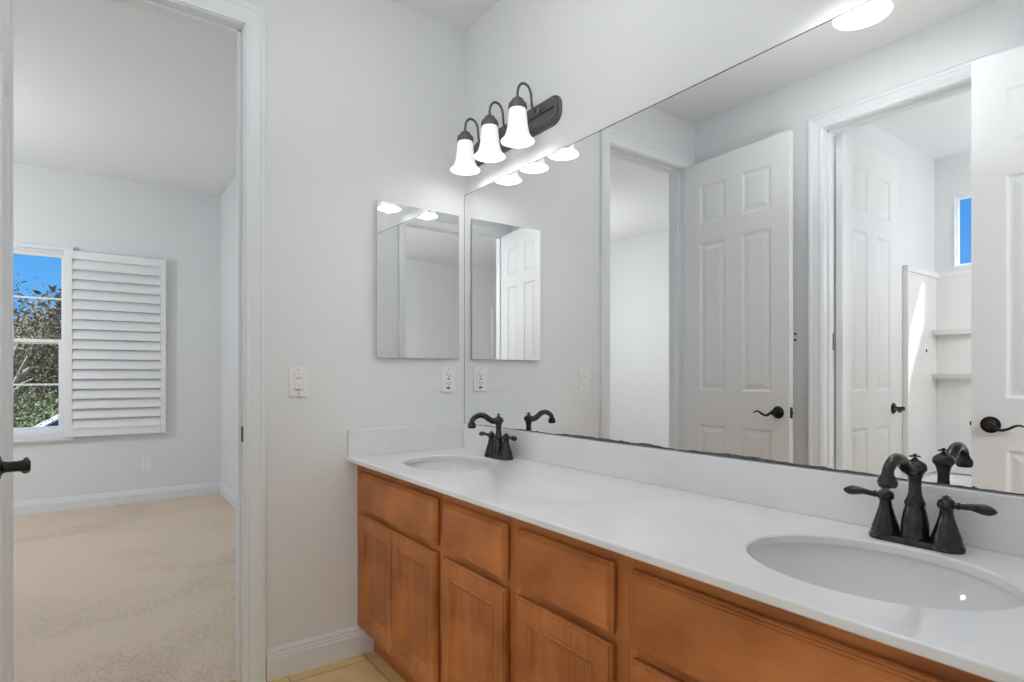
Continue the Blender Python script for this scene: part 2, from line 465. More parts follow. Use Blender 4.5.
bm = bmesh.new()
extrude_profile(bm, (XH, YH0, 0), (XH, YH1, 0), (-1, 0, 0), BASE_PROF)
struct('baseboard_hall_room', bm, 'trim')

# ------------------------------------------------------------------ door frames (jamb + stop + casing both sides)
def frame(name, axis, o0, o1, h, f0, f1, stop):
    """axis y: opening along y, wall faces x=f0 (low) and f1 (high); stop = (a,b) range of the stop across the wall"""
    root = bmesh.new()
    if axis == 'y':
        box(root, f0-.001, f1+.001, o0-J, o0, 0, h); box(root, f0-.001, f1+.001, o1, o1+J, 0, h); box(root, f0-.001, f1+.001, o0-J, o1+J, h, h+J)
        box(root, stop[0], stop[1], o0, o0+.011, 0, h, .002); box(root, stop[0], stop[1], o1-.011, o1, 0, h, .002); box(root, stop[0], stop[1], o0, o1, h-.011, h, .002)
        casing(root, (f1, 0, 0), (0, 1, 0), (0, 0, 1), (1, 0, 0), o0, o1, 0, h)
        casing(root, (f0, 0, 0), (0, 1, 0), (0, 0, 1), (-1, 0, 0), o0, o1, 0, h)
    else:
        box(root, o0-J, o0, f0-.001, f1+.001, 0, h); box(root, o1, o1+J, f0-.001, f1+.001, 0, h); box(root, o0-J, o1+J, f0-.001, f1+.001, h, h+J)
        box(root, o0, o0+.011, stop[0], stop[1], 0, h, .002); box(root, o1-.011, o1, stop[0], stop[1], 0, h, .002); box(root, o0, o1, stop[0], stop[1], h-.011, h, .002)
        casing(root, (0, f1, 0), (1, 0, 0), (0, 0, 1), (0, 1, 0), o0, o1, 0, h)
        casing(root, (0, f0, 0), (1, 0, 0), (0, 0, 1), (0, -1, 0), o0, o1, 0, h)
    return struct(name, root, 'trim')
f1 = frame('trim_1', 'y', BO0, BO1, DH, -TH, 0, (-.075, -.04))
f2 = frame('trim_2', 'x', TO0, TO1, DH, YW-TH, YW, (YW-.075, YW-.04))
f3 = frame('trim_3', 'y', EO0, EO1, DH, XE, XE+TH, (XE+.04, XE+.075))
# strike plates
bm = bmesh.new(); box(bm, -.034, .0005, BO1-.0015, BO1+.001, .900, .957, .001); box(bm, -.024, -.012, BO1-.0022, BO1-.001, .915, .942)
obj('strike_plate', bm, 'black', f1)
bm = bmesh.new(); box(bm, TO0-.001, TO0+.0015, YW-.108, YW-.08, 2.10, 2.19, .001); obj('hinge', bm, 'trim', f2)
bm = bmesh.new(); box(bm, TO0-.001, TO0+.0015, YW-.108, YW-.08, 1.28, 1.37, .001); obj('hinge', bm, 'black', f2)
bm = bmesh.new(); box(bm, TO0-.001, TO0+.0015, YW-.108, YW-.08, .25, .34, .001); obj('hinge', bm, 'metal', f2)

# ------------------------------------------------------------------ six panel doors
PPROF = [(0, 0), (.006, -.0012), (.013, -.0058), (.020, -.0065), (.024, -.0065), (.046, -.0020), (.050, -.0016)]
def lever(side, dirn, H=.93):
    """lever set in door space (x along the door, y normal): side = -1/+1 face, dirn = -1/+1 lever direction"""
    bm = bmesh.new(); mt = Matrix.Rotation(-side*PI/2, 4, 'X')
    lathe(bm, [(.0, .0), (.033, .0), (.0335, .003), (.031, .006), (.026, .007), (.024, .010), (.018, .011), (.013, .014), (.0115, .02), (.0115, .040), (.013, .044), (.013, .056), (.010, .060), (.0, .060)], seg=28, mtx=mt)
    y = side*.050
    p = smooth_path([(0, y, 0), (dirn*.016, y, -.004), (dirn*.036, y, -.016), (dirn*.058, y*1.02, -.012), (dirn*.080, y, .001), (dirn*.098, y*.98, .004), (dirn*.116, y*.95, -.006)], 5)
    n = len(p); rr = [.0105-.0065*(i/(n-1)) for i in range(n)]
    tube(bm, p, rr, 10, flat=.8)
    return bm

def door(name, W, H, T, hinge_loc, rz, knob_dir, label=None, back_lever=True):
    """hinge at local origin, leaf along +x, thickness 0..-T in y; face y=0 is the +y face"""
    root = empty(name, hinge_loc, rz, kind='structure')
    s = W/.69
    xs = [(.112*s, .300*s), (.404*s, .590*s)]
    zs = [(.24, .845), (1.045, 1.940), (2.045, 2.285)]
    bm = bmesh.new()
    panelled_face(bm, (0, 0, 0), (1, 0, 0), (0, 0, 1), (0, 1, 0), W, H, xs, zs, PPROF)
    panelled_face(bm, (0, -T, 0), (1, 0, 0), (0, 0, 1), (0, -1, 0), W, H, xs, zs, PPROF)
    for q in (((0, 0, 0), (0, -T, 0), (0, -T, H), (0, 0, H)), ((W, 0, 0), (W, -T, 0), (W, -T, H), (W, 0, H)),
              ((0, 0, 0), (W, 0, 0), (W, -T, 0), (0, -T, 0)), ((0, 0, H), (W, 0, H), (W, -T, H), (0, -T, H))):
        bm.faces.new([bm.verts.new(v) for v in q])
    bmesh.ops.remove_doubles(bm, verts=bm.verts, dist=1e-5)
    lf = obj('leaf', bm, 'door', root, loc=(0, 0, .006))
    zk = .947
    h1 = obj('handle', lever(1, knob_dir), 'black', root, True, (W-.062, .0, zk))
    if back_lever: h2 = obj('handle', lever(-1, knob_dir), 'black', root, True, (W-.062, -T, zk))
    bm = bmesh.new(); box(bm, W-.0005, W+.0015, -T/2-.012, -T/2+.012, zk-.029, zk+.029, .0008); box(bm, W, W+.008, -T/2-.006, -T/2+.006, zk-.008, zk+.008, .002)
    obj('latch_plate', bm, 'black', root)
    for zz in (.22, 1.25, 2.13):
        bm = bmesh.new(); box(bm, -.0015, .0005, -T+.004, -.002, zz-.045, zz+.045); lathe(bm, [(0, zz-.045), (.005, zz-.045), (.005, zz+.045), (0, zz+.045)], -.003, .001, 10)
        obj('hinge', bm, 'door', root)
    return root
DT = .035
door('door_1', .688, 2.428, DT, (.012, -1.598, 0), math.radians(2.4), -1)
# second door: hinged on the end wall, leaf runs back towards -x, its near face (+y world) is the mirrored side
a2 = math.atan2(.080, -.730)
d2 = door('door_2', .736, 2.428, DT, (0, 0, 0), a2, -1)
# the leaf of door 2 turned through 180 deg has its -y local face towards the mirror: move it half a leaf
d2.location = (XE-.010, -1.615-DT, 0)
door('door_3', .70, 2.428, DT, (TO0+.002+DT, YW-TH-.012, 0), -PI/2, -1)

# small marks in the opposite wall
for z_ in (1.371, 1.338):
    bm = bmesh.new(); lathe(bm, [(0, .0), (.0065, 0), (.0065, .004), (0, .004)], mtx=Matrix.Translation((.654, YW, z_)) @ Matrix.Rotation(-PI/2, 4, 'X'), seg=14)
    o = obj('wall_anchor', bm, 'slot', None)
    tag(o, ('upper' if z_ > 1.35 else 'lower')+' of the two tiny dark anchors in the wall between the doors', 'anchor', 'anchors in the wall opposite the mirror')

# ------------------------------------------------------------------ vanity
YF = -.516     # face frame front
ZT = .795      # underside of the counter
CAB = [(0.0, .722), (.722, 1.103), (1.103, 1.496), (1.496, XE)]
DPROF = lambda t: [(0, -t), (0, -.007), (.0022, -.0045), (.0045, -.0045), (.0065, 0), (.048, 0), (.0515, -.0035), (.0535, -.0035), (.0565, -.0015), (.062, -.0035), (.069, -.0095), (.071, -.0115)]
WPROF = lambda t: [(0, -t), (0, -.010), (.0022, -.0068), (.0050, -.0068), (.0065, -.0030), (.0095, -.0030), (.0115, 0)]
FT = .0165
def front(name, x0, x1, z0, z1, kind, parent):
    bm = bmesh.new(); o = (0, 0, 0)
    nested(bm, (0, 0, 0), (1, 0, 0), (0, 0, 1), (0, -1, 0), 0, x1-x0, 0, z1-z0, DPROF(FT) if kind == 'door' else WPROF(FT))
    bm.faces.new([bm.verts.new(v) for v in ((0, FT, 0), (x1-x0, FT, 0), (x1-x0, FT, z1-z0), (0, FT, z1-z0))])
    bmesh.ops.remove_doubles(bm, verts=bm.verts, dist=1e-5)
    return obj(name, bm, 'woodv' if kind == 'door' else 'woodh', parent, loc=(x0-parent.location.x, YF-FT-parent.location.y-.0045, z0))
names = ['vanity_cabinet']*4
clab = ['stained maple vanity cabinet against the left wall, wide false drawer over two narrow doors',
        'narrow stained maple vanity cabinet with one drawer and one door, nearer the left wall',
        'narrow stained maple vanity cabinet with strong grain on its drawer, beside the near sink cabinet',
        'wide stained maple vanity cabinet under the near sink at the bottom right']
fronts = [[('false_drawer', .060, .702, .612, .760, 'w'), ('door', .060, .378, .137, .590, 'door'), ('door', .3815, .702, .137, .590, 'door')],
          [('drawer', .745, 1.080, .612, .760, 'w'), ('door', .745, 1.080, .137, .590, 'door')],
          [('drawer', 1.127, 1.461, .612, .760, 'w'), ('door', 1.127, 1.461, .137, .590, 'door')],
          [('false_drawer', 1.511, 2.160, .604, .760, 'w'), ('door', 1.517, 1.837, .137, .584, 'door'), ('door', 1.841, 2.160, .137, .584, 'door')]]
for (x0, x1), lb, fr in zip(CAB, clab, fronts):
    c = empty('vanity_cabinet', (x0, 0, 0), label=lb, cat='cabinet', group='vanity cabinets under the white countertop')
    bm = bmesh.new(); W = x1-x0-.0006
    box(bm, 0, .016, YF+.019, -.004, .117, ZT); box(bm, W-.016, W, YF+.019, -.004, .117, ZT)
    box(bm, .016, W-.016, YF+.019, -.004, .117, .133); box(bm, .016, W-.016, -.012, -.004, .133, ZT)
    box(bm, 0, W, -.452+.012, -.438+.012, 0, .117)
    obj('body', bm, 'woodv', c)
    # face frame
    lo = fr[0][1]-x0+.008; hi = fr[0][2]-x0-.008
    for a_, b_ in ((0, lo), (hi, W)):
        bm = bmesh.new(); box(bm, a_, b_, YF, YF+.019, .117, ZT, .0008); obj('stile', bm, 'woodv', c)
    for za, zb in ((.755, ZT), (.582, .622), (.117, .150)):
        bm = bmesh.new(); box(bm, lo, hi, YF, YF+.019, za, zb, .0005); obj('rail', bm, 'woodh', c)
    bm = bmesh.new(); box(bm, 0, W, -.452, -.441, 0, .1165); obj('toe_kick', bm, 'woodh', c)
    for nm, a, b, z0, z1, k in fr: front(nm, a, b, z0, z1, k, c)

# ------------------------------------------------------------------ countertop with two oval holes
SK = [(.383, -.293, .208, .170), (1.853, -.293, .209, .172)]
CZ0, CZ1 = .796, .814; CY0 = -.563
ct = bmesh.new()
def quad(bm, pts): bm.faces.new([bm.verts.new(p) for p in pts])
X0c, X1c = .001, XE-.001
cells = [(X0c, .12), (.12, .65), (.65, 1.60), (1.60, 2.11), (2.11, X1c)]
YR = CY0+.012
for i, (a, b) in enumerate(cells):
    if i in (1, 3):
        cx, cy, ra, rb = SK[i//2]
        y0, y1 = YR, -.02
        angs = sorted(set([2*PI*k/72 for k in range(72)]+[math.atan2(y-cy, x-cx) % (2*PI) for x in (a, b) for y in (y0, y1)]))
        inner, outer, low, rim = [], [], [], []
        for t in angs:
            c_, s_ = math.cos(t), math.sin(t)
            k = 1/max(abs(c_)/((b-cx) if c_ > 0 else (cx-a)), abs(s_)/((y1-cy) if s_ > 0 else (cy-y0)))
            r = ra*rb/math.sqrt((rb*c_)**2+(ra*s_)**2)
            outer.append(ct.verts.new((cx+c_*k, cy+s_*k, CZ1)))
            rim.append(ct.verts.new((cx+c_*(r+.004), cy+s_*(r+.004), CZ1)))
            inner.append(ct.verts.new((cx+c_*r, cy+s_*r, CZ1-.004)))
            low.append(ct.verts.new((cx+c_*r, cy+s_*r, CZ0)))
        n = len(angs)
        for k in range(n):
            j = (k+1) % n
            ct.faces.new([outer[k], outer[j], rim[j], rim[k]]); ct.faces.new([rim[k], rim[j], inner[j], inner[k]])
            f = ct.faces.new([inner[k], inner[j], low[j], low[k]])
        # underside with the same hole
        ou = [ct.verts.new((v.co.x, v.co.y, CZ0)) for v in outer]
        for k in range(n): j = (k+1) % n; ct.faces.new([low[k], low[j], ou[j], ou[k]])
    else:
        quad(ct, [(a, YR, CZ1), (b, YR, CZ1), (b, -.02, CZ1), (a, -.02, CZ1)])
        quad(ct, [(a, YR, CZ0), (b, YR, CZ0), (b, -.02, CZ0), (a, -.02, CZ0)])
quad(ct, [(X0c, -.02, CZ1), (X1c, -.02, CZ1), (X1c, 0, CZ1), (X0c, 0, CZ1)])
quad(ct, [(X0c, -.02, CZ0), (X1c, -.02, CZ0), (X1c, 0, CZ0), (X0c, 0, CZ0)])
# rounded front nose
nose = [(YR, CZ1)]+[(CY0+.004-.004*math.sin(t), CZ1-.004+.004*math.cos(t)) for t in (0, PI/6, PI/3, PI/2)]+[(CY0, CZ0+.003), (CY0+.003, CZ0), (YR, CZ0)]
for k in range(len(nose)-1):
    quad(ct, [(X0c, nose[k][0], nose[k][1]), (X1c, nose[k][0], nose[k][1]), (X1c, nose[k+1][0], nose[k+1][1]), (X0c, nose[k+1][0], nose[k+1][1])])
for xx in (X0c, X1c):
    ct.faces.new([ct.verts.new((xx, y, z)) for y, z in nose]); quad(ct, [(xx, YR, CZ0), (xx, 0, CZ0), (xx, 0, CZ1), (xx, YR, CZ1)])
bmesh.ops.remove_doubles(ct, verts=ct.verts, dist=1e-5)
top = obj('countertop', ct, 'marble', None)
tag(top, 'long white cultured marble countertop over the wooden vanity cabinets', 'countertop')
bm = bmesh.new(); box(bm, .0205, X1c, -.020, -.0005, CZ1, .9234, .002); obj('backsplash', bm, 'marble', top)
bm = bmesh.new(); box(bm, X0c, .020, CY0+.003, -.0005, CZ1, .9234, .002); obj('side_splash', bm, 'marble', top)

# sinks
def sink(cx, cy, ra, rb, label):
    root = empty('sink', (cx, cy, CZ0), label=label, cat='sink', group='oval sinks in the countertop')
    bm = bmesh.new()
    prof = [(1.10, -.001), (1.10, -.010), (1.06, -.012), (1.045, -.030)]
    inner = [(1.10, -.001), (1.022, -.001), (1.022, -.010), (.99, -.035), (.94, -.062), (.86, -.088), (.74, -.108), (.58, -.122), (.40, -.131), (.22, -.136), (.12, -.139)]
    def ring(s, z): return [bm.verts.new((ra*s*math.cos(2*PI*k/64), (rb*s if s > .3 else ra*s)*math.sin(2*PI*k/64), z)) for k in range(64)]
    R = [ring(s, z) for s, z in inner]
    for i in range(len(R)-1):
        for k in range(64): bm.faces.new([R[i][k], R[i][(k+1) % 64], R[i+1][(k+1) % 64], R[i+1][k]])
    b = obj('bowl', bm, 'porcelain', root, True)
    bm = bmesh.new(); lathe(bm, [(.0, -.1445), (.014, -.1445), (.016, -.139), (.024, -.1375), (.0255, -.1385), (.0255, -.15)], seg=24); lathe(bm, [(.0, -.1365), (.010, -.1365), (.0125, -.139), (.0, -.142)], seg=20)
    obj('drain', bm, 'bronze', root, True)
    return root
sink(*SK[0], 'far white oval undermount sink near the left wall')
sink(*SK[1], 'near white oval undermount sink at the right of the countertop')

# faucets
def faucet(x, y, label):
    root = empty('faucet', (x, y, CZ1), label=label, cat='faucet', group='dark bronze two-handle faucets')
    # base plate: two rounded ends
    bm = bmesh.new()
    def outline(sc, z):
        r = []
        for k in range(48):
            t = 2*PI*k/48; c_, s_ = math.cos(t), math.sin(t)
            px = .053*(1 if c_ > 0 else -1)+c_*.0285*sc if abs(c_) > .02 else c_*.0285*sc
            r.append(bm.verts.new((px, s_*.0270*sc, z)))
        return r
    L = [outline(1.0, 0), outline(1.0, .004), outline(.93, .008), outline(.86, .012)]
    for i in range(3):
        for k in range(48): bm.faces.new([L[i][k], L[i][(k+1) % 48], L[i+1][(k+1) % 48], L[i+1][k]])
    bm.faces.new(L[-1]); bm.faces.new(L[0][::-1])
    obj('base_plate', bm, 'bronze', root, True)
    # spout body
    bm = bmesh.new()
    lathe(bm, [(0, .004), (.0285, .004), (.0285, .009), (.0255, .013), (.0265, .017), (.0240, .021), (.0243, .030), (.0228, .046), (.0195, .064), (.0165, .075), (.0180, .078), (.0180, .083), (.0155, .087), (.0120, .098), (.0108, .112), (.0112, .126), (.0140, .138), (.0165, .142), (.0205, .147), (.0205, .154), (.0175, .160), (.0120, .164), (.006, .167), (.004, .170), (0, .170)], seg=32)
    obj('body', bm, 'bronze', root, True)
    # flower finial
    bm = bmesh.new(); lathe(bm, [(0, .168), (.0030, .168), (.0028, .174), (.0045, .177), (0, .179)], seg=12)
    for k in range(6):
        a = 2*PI*k/6; d = Vector((math.cos(a), math.sin(a), 0))
        tube(bm, [Vector((0, 0, .1735))+d*.002, Vector((0, 0, .1735))+d*.007, Vector((0, 0, .1725))+d*.0105], [.0015, .0030, .0016], 8, flat=.6)
    obj('finial', bm, 'bronze', root, True)
    # spout
    bm = bmesh.new()
    p = smooth_path([(0, -.010, .150), (0, -.028, .150), (0, -.046, .158), (0, -.068, .172), (0, -.092, .175), (0, -.112, .1675), (0, -.1235, .158), (0, -.1265, .147)], 6)
    n = len(p); tube(bm, p, [.0130-.0032*min(1, i/(n*.8)) for i in range(n)], 16, flat=1)
    lathe(bm, [(.0, .152), (.0105, .152), (.0112, .148), (.0148, .1435), (.0165, .137), (.0165, .133), (.0150, .128), (.0130, .126), (.0, .126)], 0, -.1265, seg=22)
    obj('spout', bm, 'bronze', root, True)
    for s in (-1, 1):
        bm = bmesh.new(); hx = s*.0525
        lathe(bm, [(0, .004), (.0300, .004), (.0295, .008), (.0265, .012), (.0272, .015), (.0250, .018), (.0248, .024), (.0215, .034), (.0170, .048), (.0130, .062), (.0108, .073), (.0112, .078), (.0150, .082), (.0155, .088), (.0135, .094), (.0085, .098), (.003, .100), (0, .102)], hx, 0, seg=28)
        h = obj('handle', bm, 'bronze', root, True)
        bm = bmesh.new(); d = Vector((s, -.10, .0)).normalized()
        q = Vector((hx, 0, .0875))
        pts = [q+d*t+Vector((0, 0, dz)) for t, dz in ((.010, 0), (.017, 0), (.0185, 0), (.021, 0), (.0225, 0), (.026, .0), (.040, .002), (.052, .002), (.062, .001), (.070, .000), (.076, .0), (.080, .0))]
        tube(bm, pts, [.006, .006, .0085, .0085, .006, .0066, .0074, .0105, .0118, .0098, .006, .0008], 14, flat=.85)
        obj('lever', bm, 'bronze', h, True)
        bm = bmesh.new()
        lathe(bm, [(0, .1), (.002, .1), (.003, .103), (0, .106)], hx, 0, seg=10)
        for k in range(6):
            a = 2*PI*k/6; dd = Vector((math.cos(a), math.sin(a), 0)); c0 = Vector((hx, 0, .1015))
            tube(bm, [c0+dd*.001, c0+dd*.005, c0+dd*.0085-Vector((0, 0, .001))], [.001, .0022, .001], 7, flat=.6)
        obj('finial', bm, 'bronze', h, True)
    return root
faucet(1.849, -.080, 'dark bronze two-handle faucet behind the near sink')
faucet(.392, -.080, 'dark bronze two-handle faucet behind the far sink near the corner')

# ------------------------------------------------------------------ mirrors
ZM0, ZM1 = .9250, 1.977
bm = bmesh.new(); box(bm, .0015, XE-.01, -.004, .001, ZM0, ZM1)
mir = obj('wall_mirror_glass', bm, 'mirror', None); mir.name = 'vanity_mirror'
tag(mir, 'large frameless mirror filling the wall above the long countertop', 'mirror')
# desilvered lower edge: ragged thin strip
bm = bmesh.new(); N_ = 170; rs = random.Random(3); up = []; hcur = .003
for k in range(N_+1):
    x = .05+(XE-.07)*k/N_; amp = .0012+.0045*min(1, max(0, (x-.35)/.5)); hcur += (rs.random()-.5)*.004; hcur = max(amp*.45, min(amp*1.7, hcur)); up.append((x, hcur))
vf = [[bm.verts.new((x, -.0048, ZM0)) for x, h in up], [bm.verts.new((x, -.0048, ZM0+h)) for x, h in up], [bm.verts.new((x, -.0041, ZM0+h)) for x, h in up]]
for r in range(2):
    for k in range(N_): bm.faces.new([vf[r][k], vf[r][k+1], vf[r+1][k+1], vf[r+1][k]])
obj('desilvered_edge', bm, 'mirror_edge', mir)
bm = bmesh.new(); box(bm, .0015, XE-.01, -.0048, .0015, ZM1, ZM1+.0022); box(bm, 0, .0016, -.0048, .0015, ZM0, ZM1)
obj('ground_edge', bm, 'mirror_edge', mir)

# medicine cabinet, its mirrored door a hair ajar on the corner side hinge
MT = math.radians(1.1)
mc = empty('medicine_cabinet', (0.0, -.244, 1.549), label='frameless mirrored medicine cabinet on the left wall above the far sink', cat='medicine cabinet')
bm = bmesh.new(); box(bm, .0005, .0065, -.17, .17, -.29, .29); obj('body', bm, 'plastic', mc)
bm = bmesh.new(); box(bm, 0.0, .005, -.400, 0, -.328, .328); dm = obj('mirrored_door', bm, 'medmirror', mc, loc=(.0075, .204, 0)); dm.rotation_euler = (0, 0, MT)

# ------------------------------------------------------------------ vanity lights
def vanity_light(x, label):
    z = 2.139
    root = empty('vanity_light', (x, 0.0025, z), label=label, cat='wall light', group='three-shade vanity lights above the mirror')
    bm = bmesh.new()
    hw, hh = .305, .056
    def oct_ring(ins, y):
        a, b = hw-ins, hh-ins; c = .05-ins*.3; pts = []
        for sx, sz in ((1, 1), (-1, 1), (-1, -1), (1, -1)):
            q = []
            for k in range(7):
                t = (PI/2)*k/6; q.append((sx*(a-c+c*math.cos(t)), sz*(b-c*.9+c*.9*math.sin(t))))
            if sx*sz < 0: q.reverse()
            pts += q
        return [bm.verts.new((px, y, pz)) for px, pz in pts]
    R = [oct_ring(i, y) for i, y in ((0, 0), (0, -.006), (.003, -.009), (.006, -.009), (.0075, -.014), (.0105, -.014), (.012, -.019), (.015, -.019), (.018, -.023))]
    for i in range(len(R)-1):
        n = len(R[i])
        for k in range(n): bm.faces.new([R[i][k], R[i][(k+1) % n], R[i+1][(k+1) % n], R[i+1][k]])
    bm.faces.new(R[-1])
    obj('backplate', bm, 'plate', root, True)
    for dx in (-.188, 0, .188):
        bm = bmesh.new()
        lathe(bm, [(0, .024), (.016, .024), (.016, .028), (.009, .034), (0, .034)], seg=18, mtx=Matrix.Translation((dx, 0, .015)) @ Matrix.Rotation(PI/2, 4, 'X'))
        p = smooth_path([(dx, -.028, .015), (dx, -.040, .016), (dx, -.050, .028), (dx, -.053, .055), (dx, -.057, .082), (dx, -.072, .103), (dx, -.095, .105), (dx, -.112, .088), (dx, -.118, .064), (dx, -.118, .030)], 5)
        tube(bm, p, .0048, 12)
        arm = obj('arm', bm, 'plate', root, True)
        bm = bmesh.new()
        lathe(bm, [(0, .048), (.008, .048), (.011, .045), (.020, .039), (.0235, .032), (.0245, .027), (.0315, .024), (.034, .019), (.0355, .004), (.033, .0), (0, 0)], dx, -.118, seg=28)
        obj('socket_cup', bm, 'plate', arm, True)
        bm = bmesh.new()
        so = [(.0300, .006), (.0325, -.004), (.0345, -.020), (.0362, -.040), (.0380, -.058), (.0405, -.074), (.0440, -.088), (.0490, -.100), (.0555, -.109), (.0615, -.115), (.0640, -.1175), (.0630, -.120), (.0585, -.116), (.0520, -.108), (.0460, -.099), (.0410, -.086), (.0375, -.070), (.0345, -.045), (.0310, -.015), (.0285, .004)]
        lathe(bm, so, dx, -.118, seg=36)
        sh = obj('shade', bm, 'lamp', arm, True)
        bm = bmesh.new(); lathe(bm, [(0, -.004), (.012, -.006), (.014, -.03), (.019, -.048), (.0215, -.062), (.0195, -.074), (.012, -.083), (0, -.086)], dx, -.118, seg=20)
        obj('bulb', bm, 'bulb', arm, True)
        l = light('POINT', 'vanity_bulb_light', (x+dx, -.118, z-.108), .45, (1, .985, .97), radius=.03)
    return root
vanity_light(.381, 'dark bronze three-shade vanity light above the far sink near the corner')
vanity_light(1.860, 'three-shade vanity light above the near sink, seen only by shades in the mirror')

# ------------------------------------------------------------------ switch and outlets
def plate(name, O, U, N, w, h, label, cat, kind):
    """wall plate centred on O, U horizontal, N out of the wall"""
    root = empty(name, O, label=label, cat=cat)
    U, N, Z = Vector(U), Vector(N), Vector((0, 0, 1))
    def bx(bm, u0, u1, z0, z1, n0, n1, bev=.0012):
        b2 = bmesh.new(); vs = [b2.verts.new(U*u+Z*z+N*n_) for u in (u0, u1) for n_ in (n0, n1) for z in (z0, z1)]
        for f in ((0, 1, 3, 2), (4, 6, 7, 5), (0, 4, 5, 1), (2, 3, 7, 6), (0, 2, 6, 4), (1, 5, 7, 3)): b2.faces.new([vs[i] for i in f])
        if bev: bmesh.ops.bevel(b2, geom=list(b2.edges), offset=bev, segments=2, affect='EDGES')
        merge(bm, b2)
    bm = bmesh.new(); bx(bm, -w/2, w/2, -h/2, h/2, .0005, .0055, .002); obj('cover_plate', bm, 'plastic', root)
    if kind == 'switch':
        bm = bmesh.new(); bx(bm, -.0175, .0175, -.0345, .0345, .0055, .0062, 0); obj('gasket', bm, 'metal', root)
        bm = bmesh.new(); bx(bm, -.0165, .0165, -.0335, .0335, .006, .0085); r = obj('rocker', bm, 'plastic', root)
        bm = bmesh.new(); bx(bm, -.010, .010, .012, .017, .0086, .0100, .0005); obj('slider', bm, 'metal', r)
        bm = bmesh.new(); bx(bm, -.003, .003, -.014, -.011, .0085, .0090, 0); obj('indicator', bm, 'metal', r)
        bm = bmesh.new(); bx(bm, -.014, .014, -.030, -.027, .0085, .0095, .0005); obj('bar', bm, 'metal', r)
    elif kind == 'gfci':
        bm = bmesh.new(); bx(bm, -.0165, .0165, -.0335, .0335, .005, .0075); r = obj('receptacle', bm, 'plastic', root)
        for zc in (.020, -.020):
            for q in ((-.008, -.0055, zc-.003, zc+.005), (.0055, .008, zc-.003, zc+.005), (-.002, .002, zc-.010, zc-.006)):
                bm = bmesh.new(); bx(bm, *q, .0075, .0079, 0); obj('slot', bm, 'slot', r)
        bm = bmesh.new(); bx(bm, -.006, .006, -.002, .003, .0075, .0088, .0004); obj('reset_button', bm, 'slot', r)
        bm = bmesh.new(); bx(bm, -.009, .009, -.043, -.036, .0052, .0066, .0004); obj('indicator', bm, 'slot', r)
    else:
        for zc in (.020, -.020):
            bm = bmesh.new(); bx(bm, -.013, .013, zc-.013, zc+.013, .005, .0072, .002); r = obj('receptacle', bm, 'plastic', root)
            for q in ((-.007, -.005, zc-.003, zc+.006), (.005, .007, zc-.003, zc+.006), (-.002, .002, zc-.010, zc-.006)):
                bm = bmesh.new(); bx(bm, *q, .0072, .0076, 0); obj('slot', bm, 'metal', r)
    for zc in (h/2-.012, -h/2+.012):
        bm = bmesh.new(); bx(bm, -.003, .003, zc-.003, zc+.003, .0055, .0062, .0005); obj('screw', bm, 'metal', root)
    return root
plate('light_switch', (0, -.754, 1.121), (0, 1, 0), (1, 0, 0), .072, .115, 'white rocker dimmer switch on the wall beside the bedroom doorway', 'switch', 'switch')
plate('power_outlet', (0, -.091, 1.128), (0, 1, 0), (1, 0, 0), .072, .115, 'white wall outlet with dark buttons below the medicine cabinet', 'outlet', 'gfci')
plate('power_outlet', (XB, -1.012, .340), (0, 1, 0), (1, 0, 0), .072, .115, 'white wall outlet low on the bedroom wall under the shutter', 'outlet', 'duplex')

# ------------------------------------------------------------------ windows
def window(name, axis, a0, a1, z0, z1, plane, inn, rails=True, cols=4, hung=True, frame_in=.06):
    """axis 'y': window runs along y in a wall whose inner face is x=plane; inn = +1/-1 towards the room"""
    root = empty(name, (0, 0, 0), kind='structure')
    def B(bm, p0, p1, zz0, zz1, d0, d1, bev=.002):
        q = sorted((plane-inn*d0, plane-inn*d1))
        if axis == 'y': box(bm, q[0], q[1], p0, p1, zz0, zz1, bev)
        else: box(bm, p0, p1, q[0], q[1], zz0, zz1, bev)
    fw = .028 if hung else .018
    fd = .11 if hung else .075
    bm = bmesh.new()
    B(bm, a0, a0+fw, z0, z1, .03, fd, 0); B(bm, a1-fw, a1, z0, z1, .03, fd, 0); B(bm, a0+fw, a1-fw, z0, z0+fw, .03, fd, 0); B(bm, a0+fw, a1-fw, z1-fw, z1, .03, fd, 0)
    obj('window_frame', bm, 'vinyl', root)
    if not hung:
        bm = bmesh.new(); mid = (a0+a1)/2; B(bm, mid-.02, mid+.02, z0+fw, z1-fw, .04, .07); obj('mullion', bm, 'vinyl', root)
        bm = bmesh.new(); B(bm, a0+fw, a1-fw, z0+fw, z1-fw, .052, .055, 0); obj('glass', bm, 'glass', root)
        return root
    zm = (z0+z1)/2
    for (s0, s1, d, sw, nm) in ((zm-.02, z1-fw, .085, .022, 'upper_sash'), (z0+fw, zm+.02, .055, .040, 'lower_sash')):
        bm = bmesh.new()
        B(bm, a0+fw, a0+fw+sw, s0, s1, d-.013, d+.013, 0); B(bm, a1-fw-sw, a1-fw, s0, s1, d-.013, d+.013, 0)
        B(bm, a0+fw+sw, a1-fw-sw, s0, s0+.034, d-.013, d+.013, 0); B(bm, a0+fw+sw, a1-fw-sw, s1-.028, s1, d-.013, d+.013, 0)
        sa = obj(nm, bm, 'vinyl', root)
        bm = bmesh.new(); g0, g1 = a0+fw+sw, a1-fw-sw
        zmid = (s0+.034+s1-.028)/2
        for k in range(1, cols): c_ = a1-.050-k*.332; B(bm, c_-.008, c_+.008, s0+.03, s1-.025, d-.006, d+.006, .0015)
        B(bm, g0-.002, g1+.002, zmid-.008, zmid+.008, d-.006, d+.006, .0015)
        obj('muntins', bm, 'vinyl', sa)
        bm = bmesh.new(); B(bm, g0, g1, s0+.03, s1-.025, d-.0015, d+.0015, 0); obj('glass', bm, 'glass', sa)
    return root
